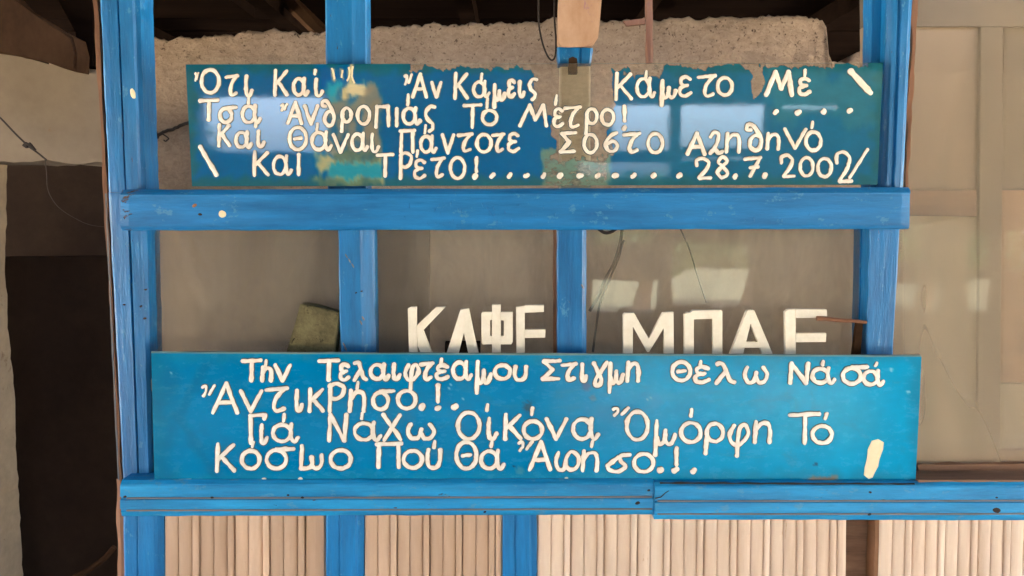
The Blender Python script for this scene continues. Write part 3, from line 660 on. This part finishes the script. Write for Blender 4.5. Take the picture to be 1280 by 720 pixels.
# handwriting: every glyph is a list of brush strokes in a unit box (x right, y down); 's' curved, 'l' straight pieces, 'c' closed
E = lambda x0, x1, y0, y1: ('c', [((x0+x1)/2+(x1-x0)/2*cos(a*pi/4-1.9), (y0+y1)/2+(y1-y0)/2*sin(a*pi/4-1.9)) for a in range(8)])
G = {
 'O': [E(0, 1, 0, 1)], 'K': [('l', [(.1, 0), (.05, 1)]), ('l', [(.95, .03), (.12, .56)]), ('l', [(.3, .45), (1, .98)])],
 't': [('l', [(0, .1), (1, .03)]), ('s', [(.85, .08), (.5, .42), (.36, .8), (.5, 1), (.85, .9)])],
 'i': [('s', [(.25, 0), (.18, .55), (.3, .93), (.7, .98), (1, .72)])], 'I': [('l', [(.5, 0), (.45, 1)])],
 'a': [E(0, .72, .02, 1), ('s', [(.74, 0), (.7, .5), (.76, .9), (.88, 1), (1, .78)])],
 'A': [('l', [(.55, 0), (0, 1)]), ('l', [(.55, 0), (1, 1)]), ('l', [(.22, .66), (.8, .64)])],
 'v': [('l', [(0, .02), (.48, 1)]), ('l', [(.5, .98), (1, .03)])],
 'm': [('l', [(.1, 0), (.03, 1)]), ('s', [(.1, .48), (.22, .68), (.42, .62), (.52, .42)]), ('l', [(.52, .28), (.5, .55)]), ('s', [(.52, .55), (.66, .68), (.86, .62), (1, .4)])],
 'e': [('s', [(.95, .12), (.6, 0), (.2, .1), (.18, .36), (.5, .46), (.7, .45)]), ('s', [(.45, .47), (.08, .62), (.1, .92), (.55, 1), (1, .84)])],
 'z': [('s', [(.95, .06), (.5, .04), (.1, .28), (.3, .55), (.72, .7), (.75, .9), (.45, 1)])],
 's': [E(0, .74, .12, 1), ('l', [(.38, .08), (1, .06)])],
 'T': [('l', [(0, .04), (1, .0)]), ('l', [(.52, .03), (.5, 1)])],
 'th': [('s', [(.22, .22), (.02, .2), (.04, .04), (.3, .02), (.6, .25), (.85, .6), (.75, .92), (.45, 1), (.18, .82), (.26, .55), (.55, .42), (.8, .5)])],
 'r': [E(.08, 1, 0, .6), ('l', [(.12, .25), (.02, 1)])], 'n': [('l', [(.12, 0), (.04, 1)]), ('s', [(.12, .38), (.42, .08), (.78, .1), (.9, .45), (.86, 1)])],
 'Pi': [('l', [(.02, .03), (1, 0)]), ('l', [(.12, .03), (.08, 1)]), ('l', [(.88, .03), (.9, 1)])],
 'pi': [('l', [(.08, .0), (0, 1)]), ('l', [(.08, .02), (.95, 0)]), ('l', [(.95, 0), (.98, .92)])],
 'Th': [E(0, 1, 0, 1), ('l', [(.32, .52), (.68, .48)])], 'S': [('l', [(1, .02), (.12, .06)]), ('l', [(.12, .06), (.6, .48)]), ('l', [(.6, .48), (.04, .96)]), ('l', [(.04, .96), (.92, .94)])],
 'M': [('l', [(0, 1), (.36, .02)]), ('l', [(.36, .02), (.58, .72)]), ('l', [(.58, .72), (.88, .02)]), ('l', [(.88, .02), (1, 1)])],
 'M2': [('l', [(0, 1), (.38, .02)]), ('l', [(.38, .02), (.5, .8)]), ('l', [(.5, .8), (.98, .0)]), ('l', [(.98, 0), (.93, .95)])],
 '6': [('s', [(.85, 0), (.35, .22), (.04, .62), (.3, .98), (.75, .95), (.9, .66), (.6, .45), (.2, .6)])],
 'L2': [('s', [(.08, .22), (.35, .0), (.68, .1), (.6, .45), (.3, .8), (.04, .98)]), ('s', [(.1, .92), (.4, .8), (.7, .98), (1, .9)])],
 'la': [('s', [(.05, .06), (.32, .04), (.52, .35), (.75, .85), (1, .96)]), ('l', [(.52, .42), (.0, 1)])],
 'u': [('s', [(.12, 0), (.05, .55), (.2, .95), (.62, .98), (.88, .7), (.94, .0)])], 'w': [('s', [(.12, 0), (.02, .45), (.14, .92), (.4, .9), (.52, .35)]), ('s', [(.52, .6), (.64, .96), (.88, .9), (1, .45), (.84, .02)])],
 'f': [('s', [(.25, .05), (.02, .35), (.2, .62), (.62, .6), (.98, .3), (.82, .02), (.55, .12), (.45, .5), (.4, 1)])],
 'f2': [('s', [(.12, .08), (.02, .55), (.14, .95), (.38, .9), (.48, .3), (.7, .0), (.98, .3), (.94, .78), (.68, .98), (.44, .8)])],
 'g': [('s', [(0, .02), (.3, .38), (.55, .72), (.45, .96), (.12, .98), (.15, .72), (.5, .42), (.98, 0)])],
 'G': [('l', [(.12, 1), (.1, .03)]), ('l', [(.08, .03), (1, 0)]), ('l', [(1, 0), (.94, .14)])], 'N': [('l', [(.05, 1), (.12, 0)]), ('l', [(.12, 0), (.86, 1)]), ('l', [(.86, 1), (.98, 0)])],
 'X': [('l', [(0, 0), (1, .97)]), ('l', [(.96, .02), (.06, 1)])], 'R': [('l', [(.1, .05), (.05, 1)]), ('s', [(.05, .1), (.5, 0), (1, .14), (.9, .42), (.45, .56), (.12, .5)])],
 'om': [('l', [(.08, 0), (.04, 1)]), ('s', [(.04, .97), (.3, .98), (.52, .85), (.5, .48)]), ('s', [(.5, .86), (.68, .98), (.92, .85), (.95, .42)])],
 '2': [('s', [(.04, .34), (.06, .08), (.5, 0), (.88, .2), (.72, .52), (.4, .78), (.22, .92)]), ('l', [(.25, .95), (1, .93)])],
 '8': [('c', [(.5, .45), (.14, .26), (.5, 0), (.92, .2), (.5, .45), (.05, .74), (.45, 1), (.95, .8)])],
 '7': [('l', [(.0, .08), (1, .0)]), ('l', [(1, .02), (.35, 1)]), ('l', [(.35, .55), (.85, .5)])],
 '!': [('l', [(.5, 0), (.5, 1)])], '/': [('l', [(1, 0), (0, 1)])], 'bs': [('l', [(0, 0), (1, 1)])], '.': [('l', [(.62, 0), (.38, 1)])],
 '"': [('s', [(.05, .15), (.3, .05), (.32, .5), (.12, .9)]), ('l', [(1, .0), (.6, .75)])],
 'q': [('s', [(1, .05), (.62, .1), (.62, .4), (.82, .7), (.5, .98), (.14, .9), (.04, .66)]), ('l', [(.04, .66), (.5, .2)])],
}
def stroke(bm, pts, hw, y, h, closed=False, seed=0):
    if closed: pts = pts+[pts[0]]
    n = len(pts)
    if n == 2: c_ = [l2(pts[0], pts[1], i/7) for i in range(8)]
    else: c_ = catmull(pts, 5, closed)
    L_ = 0
    rings = []; m_ = len(c_)
    def tan_(i):
        if closed: a, b = c_[(i-1) % (m_-1)], c_[(i+1) % (m_-1)]
        else: a, b = c_[max(i-1, 0)], c_[min(i+1, m_-1)]
        d = (b[0]-a[0], b[1]-a[1]); q = math.hypot(*d) or 1; return (d[0]/q, d[1]/q)
    stations = []
    for i in range(m_-1 if closed else m_): stations.append((c_[i], tan_(i), 1.0))
    if not closed:
        t0, t1 = tan_(0), tan_(m_-1)
        pre = [((c_[0][0]-t0[0]*hw*q, c_[0][1]-t0[1]*hw*q), t0, math.sqrt(max(.02, 1-q*q))) for q in (.97, .75, .4)]
        post = [((c_[-1][0]+t1[0]*hw*q, c_[-1][1]+t1[1]*hw*q), t1, math.sqrt(max(.02, 1-q*q))) for q in (.4, .75, .97)]
        stations = pre+stations+post
    for j, (p, t, k) in enumerate(stations):
        wv = hw*k*(1+.34*nz(p[0]*.13+seed, p[1]*.13)+.12*nz(p[0]*.7, p[1]*.7, seed)); nrm = (-t[1], t[0]); ring = []
        jx, jy = nz(p[0]*.3, p[1]*.3, 3+seed)*.5, nz(p[0]*.3, p[1]*.3, 8+seed)*.5
        for off, hh in ((-1-.9/hw, -.0003), (-1-.75/hw, .12), (-.97, .2), (-.86, .68), (-.45, .95), (0.1, 1), (.5, .92), (.86, .66), (.97, .2), (1+.75/hw, .12), (1+.9/hw, -.0003)):
            z = h*hh*min(1, k+.1) if hh > 0 else hh
            ring.append(bm.verts.new(P(p[0]+jx+nrm[0]*off*wv, p[1]+jy+nrm[1]*off*wv, y)+Vector((0, -z, 0))))
        rings.append(ring)
    m2 = len(rings)
    for j in range(m2 if closed else m2-1):
        a, b = rings[j], rings[(j+1) % m2]
        for q in range(10):
            f_ = bm.faces.new((a[q], a[q+1], b[q+1], b[q]))
            if q < 2 or q > 7: f_.material_index = 1
            elif q in (2, 7): f_.material_index = 2
def glyph(g, x0, x1, y0, y1, y, parent, hw=2.9, h=.0024, name='letter', seed=0, mt=None):
    bm_ = bmesh.new(); i = hw*.85
    if name == 'dot':
        cx, cy = (x0+x1)/2, (y0+y1)/2; r_ = min(x1-x0, y1-y0)*.36; a_ = random.uniform(.2, 1.2); e_ = random.uniform(.5, 1.6)
        stroke(bm_, [(cx+cos(a_)*e_, cy-sin(a_)*e_), (cx-cos(a_)*e_, cy+sin(a_)*e_)], r_, y, h, False, seed)
        o = obj(name, bm_, mt or M['letter'], parent, True); o.data.materials.append(M['rim']); o.data.materials.append(M['letter_edge']); return o
    x0 += i if x1-x0 > 2.4*i else (x1-x0)/2-.1; x1 -= i if x1-x0 > 1.3*i else 0
    if x1 < x0: x1 = x0+.2
    y0 += i; y1 -= i
    if y1 < y0+.3: y0 = y1 = (y0+y1)/2; y1 += .4
    for k, (typ, pts) in enumerate(G[g]):
        q = [(lerp(x0, x1, a), lerp(y0, y1, b)) for a, b in pts]
        stroke(bm_, q, hw, y, h+k*.00013, typ == 'c', seed+k*3.1)
    o = obj(name, bm_, mt or M['letter'], parent, True); o.data.materials.append(M['rim']); o.data.materials.append(M['letter_edge']); return o
def write(rows, y, parent, hw):
    for n_, r in enumerate(rows):
        g, x0, x1, y0, y1 = r[:5]
        nm = 'letter'
        if g in ('.',): nm = 'dot'
        elif g in ('"', '`'): nm = 'accent'
        elif g in ('/', 'bs', '!'): nm = 'stroke_mark'
        if g == '`': glyph('.', x0, x1, y0, y1, y, parent, hw*.82, name=nm, seed=n_)
        else: glyph(g, x0, x1, y0, y1, y, parent, r[5] if len(r) > 5 else hw, name=nm, seed=n_)
US = thing('upper_sign', P(668, 233, -.02), 'upper hand-lettered blue glass sign with scraped patches, on the middle rail', 'sign')
UY = -.022
sign_pane('painted_pane', [(232, 80.5), (1104, 78.5), (1097, 231), (240, 233)], UY, .005, upper, M['sign_up'], US)
urows = [('"', 243, 249, 90, 103, 1.1), ('O', 250, 276, 85, 118), ('t', 281, 299, 92, 121), ('i', 304, 317, 93, 122), ('K', 341, 361, 86, 121), ('a', 365, 387, 96, 121), ('i', 391, 405, 97, 122), ('`', 391, 397, 86, 94),
 ('"', 504, 516, 92, 108, 1.8), ('A', 514, 535, 91, 123), ('v', 538, 553, 101, 123), ('K', 566, 586, 90, 125), ('a', 590, 613, 100, 123), ('`', 598, 605, 91, 104), ('m', 615, 633, 104, 136, 2.6), ('e', 633, 645, 98, 123, 2.6), ('i', 646, 657, 100, 123), ('z', 659, 673, 96, 126),
 ('K', 767, 791, 90, 126), ('a', 794, 820, 96, 123), ('`', 804, 811, 88, 99), ('m', 824, 847, 99, 134, 2.7), ('e', 847, 865, 94, 122), ('t', 871, 896, 92, 122), ('O', 895, 917, 95, 121), ('M', 955, 992, 87, 121, 3.0), ('e', 996, 1014, 96, 120, 2.6), ('`', 1003, 1009, 86, 98), ('bs', 1060, 1091, 86, 119, 3.9),
 ('T', 248, 274, 123, 152), ('s', 273, 297, 131, 155), ('a', 301, 327, 130, 155), ('`', 308, 314, 119, 131), ('"', 350, 360, 129, 140, 1.8), ('A', 358, 379, 126, 156), ('v', 379, 399, 130, 157), ('th', 401, 422, 124, 159), ('r', 425, 441, 133, 166), ('O', 445, 464, 131, 157), ('pi', 468, 488, 131, 161), ('I', 493, 499, 134, 159), ('a', 502, 527, 133, 157), ('`', 507, 513, 117, 133), ('z', 529, 546, 130, 166),
 ('T', 578, 603, 129, 161), ('O', 601, 623, 136, 158), ('`', 606, 612, 122, 136), ('M', 648, 685, 129, 159), ('e', 690, 705, 134, 160), ('`', 691, 699, 118, 132), ('t', 704, 727, 131, 161), ('r', 730, 748, 134, 169), ('O', 750, 769, 135, 158), ('!', 777, 784, 131, 153), ('.', 776, 785, 156, 164), ('.', 965, 974, 136, 144), ('.', 993, 1002, 136, 145), ('.', 1025, 1034, 135, 144), ('.', 1057, 1067, 134, 143),
 ('K', 271, 289, 154, 184), ('a', 293, 316, 163, 186), ('i', 319, 332, 162, 185), ('`', 317, 323, 149, 160), ('Th', 360, 385, 157, 189), ('a', 388, 416, 163, 189), ('`', 393, 400, 153, 165, ), ('v', 415, 437, 166, 192), ('a', 438, 461, 165, 190), ('i', 461, 475, 166, 192), ('Pi', 498, 520, 161, 192), ('a', 524, 547, 168, 192), ('`', 528, 535, 155, 168), ('v', 551, 569, 166, 193), ('t', 571, 592, 165, 191), ('O', 594, 616, 166, 192), ('t', 614, 632, 165, 191), ('e', 633, 650, 165, 191),
 ('S', 698, 721, 163, 193, 2.7), ('O', 728, 748, 166, 193), ('6', 754, 775, 164, 191), ('t', 778, 801, 164, 192, 2.5), ('O', 808, 830, 165, 193), ('A', 857, 883, 164, 195, 2.6), ('L2', 885, 905, 163, 194, 2.5), ('n', 905, 928, 165, 192), ('th', 931, 957, 153, 190, 2.7), ('n', 956, 977, 165, 188), ('v', 979, 1009, 159, 187), ('O', 1005, 1028, 163, 190), ('`', 1011, 1019, 151, 161),
 ('bs', 248, 273, 181, 221, 2.7), ('K', 315, 337, 188, 221), ('a', 340, 366, 193, 220), ('I', 370, 377, 191, 220), ('T', 470, 493, 191, 222), ('R', 498, 516, 189, 225), ('e', 516, 533, 198, 225), ('`', 518, 525, 187, 197), ('t', 538, 557, 195, 223), ('O', 561, 583, 195, 225), ('!', 592, 599, 195, 216), ('.', 589, 599, 216, 225)]
for x in (615.5, 637, 658, 679.5, 700, 725, 747, 769, 792, 817, 849): urows.append(('.', x-4.5, x+4.5, 215, 224))
urows += [('2', 868, 890, 196, 226), ('8', 894, 912, 194, 224), ('.', 914, 924, 216, 225), ('7', 929, 952, 195, 222), ('.', 951, 961, 215, 224), ('2', 974, 994, 192, 224), ('O', 998, 1018, 195, 222), ('O', 1020, 1041, 196, 223), ('2', 1043, 1066, 188, 231), ('/', 1060, 1086, 185, 224, 2.1)]
write(urows, UY-.0003, US, 2.35)

for pts in ([(436, 84), (437, 92), (434, 101)], [(441, 83), (440, 95), (443, 104)], [(415, 85), (417, 92), (418, 99)], [(428, 88), (427, 97)]):
    b = bmesh.new(); stroke(b, pts, random.uniform(.2, .4), UY-.0002, .0008, False, pts[0][0])
    o = obj('paint_scratch', b, M['smear'], US, True); o.data.materials.append(M['smear']); o.data.materials.append(M['smear'])
LS = thing('lower_sign', P(668, 601, -.05), 'lower blue glass sign with four hand-lettered lines, on the bottom rail', 'sign')
LY = -.045
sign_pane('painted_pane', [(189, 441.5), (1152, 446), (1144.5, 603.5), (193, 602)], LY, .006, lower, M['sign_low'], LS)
obj('top_edge', board_bm((189, 439.6), (1152, 444.2), (189, 441.6), (1152, 446.2), LY-.001, .008, [(0, 0), (1, 0)], 60, wob=.0012), M['edge'], LS)
lrows = [('T', 301, 328, 448, 478), ('n', 325, 343, 457, 478), ('`', 329, 336, 449, 459), ('v', 342, 365, 454, 478), ('T', 397, 425, 448, 477), ('e', 423, 438, 453, 477), ('la', 441, 460, 450, 477), ('a', 461, 488, 453, 476), ('i', 488, 502, 453, 476), ('f', 504, 526, 453, 488), ('t', 524, 543, 451, 476), ('e', 543, 562, 454, 476), ('`', 548, 555, 447, 457), ('a', 564, 591, 450, 476), ('m', 593, 616, 450, 493), ('O', 616, 640, 454, 476), ('u', 640, 661, 456, 477), ('S', 675, 702, 448, 477), ('t', 701, 722, 452, 477), ('i', 724, 735, 453, 478), ('g', 740, 761, 451, 484), ('m', 759, 781, 452, 492), ('n', 781, 802, 451, 478), ('Th', 838, 865, 450, 478), ('e', 866, 888, 456, 480), ('`', 872, 879, 450, 458), ('la', 893, 920, 451, 481), ('w', 928, 961, 457, 481), ('N', 984, 1013, 452, 481), ('a', 1013, 1045, 458, 481), ('`', 1025, 1032, 450, 458), ('s', 1051, 1086, 455, 482), ('a', 1077, 1106, 461, 483), ('`', 1090, 1100, 452, 459),
 ('"', 251, 270, 480, 498, 2.1), ('A', 264, 299, 477, 518), ('v', 299, 329, 486, 516), ('t', 331, 361, 482, 516), ('i', 367, 380, 486, 515), ('K', 384, 406, 484, 516), ('R', 409, 432, 477, 516), ('n', 434, 460, 486, 516), ('`', 443, 451, 476, 488), ('s', 464, 494, 485, 514), ('O', 495, 522, 486, 513), ('.', 522, 533, 503, 514), ('!', 543, 552, 479, 504), ('.', 541, 554, 505, 515), ('.', 563, 574, 503, 514),
 ('G', 309, 334, 516, 556), ('i', 323, 336, 529, 556), ('a', 339, 375, 528, 554), ('`', 351, 359, 516, 528), ('N', 408, 436, 516, 553), ('a', 441, 478, 526, 552), ('`', 449, 456, 515, 525), ('X', 477, 503, 516, 552), ('w', 507, 545, 528, 551), ('O', 570, 602, 513, 551), ('i', 606, 623, 521, 551), ('`', 605, 613, 504, 515), ('K', 628, 653, 516, 551), ('O', 652, 680, 524, 551), ('`', 661, 669, 508, 520), ('v', 681, 710, 521, 551), ('a', 714, 750, 521, 551), ('"', 764, 787, 508, 522, 2.0), ('O', 781, 812, 512, 552), ('m', 816, 846, 524, 571), ('O', 849, 878, 526, 555), ('`', 860, 868, 510, 522), ('r', 879, 906, 527, 569), ('f', 909, 938, 528, 572), ('n', 940, 967, 525, 555), ('T', 985, 1026, 515, 556), ('O', 1013, 1042, 530, 556), ('`', 1027, 1038, 515, 525),
 ('K', 268, 295, 553, 591), ('O', 300, 327, 561, 588), ('`', 312, 320, 551, 560), ('s', 331, 369, 557, 588), ('om', 373, 406, 555, 588), ('O', 411, 441, 560, 588), ('Pi', 468, 504, 552, 586), ('O', 502, 530, 561, 587), ('u', 531, 554, 560, 587), ('`', 539, 547, 550, 561), ('Th', 568, 598, 550, 588), ('a', 599, 632, 561, 588), ('`', 610, 619, 550, 560), ('"', 646, 667, 550, 566, 2.1), ('A', 660, 690, 550, 589), ('f2', 692, 726, 562, 590), ('n', 725, 751, 562, 590), ('`', 736, 744, 550, 560), ('q', 756, 789, 565, 592), ('O', 790, 819, 565, 592), ('.', 820, 831, 582, 593), ('!', 841, 850, 558, 583), ('.', 838, 850, 582, 593), ('.', 861, 873, 583, 594)]
write(lrows, LY-.0003, LS, 2.75)
sm = prism_bm([(1090, 551), (1098, 549), (1105, 553), (1104, 562), (1099, 574), (1098, 583), (1093, 591), (1091, 597), (1086, 599), (1080, 594), (1081, 585), (1084, 574), (1085, 562)], LY-.0018, .0017, .0008)
obj('paint_smear', sm, M['smear'], LS)
for x, y, a in ((232, 600.5, 13), (330, 599, 3), (375.5, 598.5, 3), (708, 598, 2.5)):
    blob(x, y, a, LY-.0005, M['letter'], 'paint_fleck', LS, 1, .16 if a > 5 else .7, 0, .001)
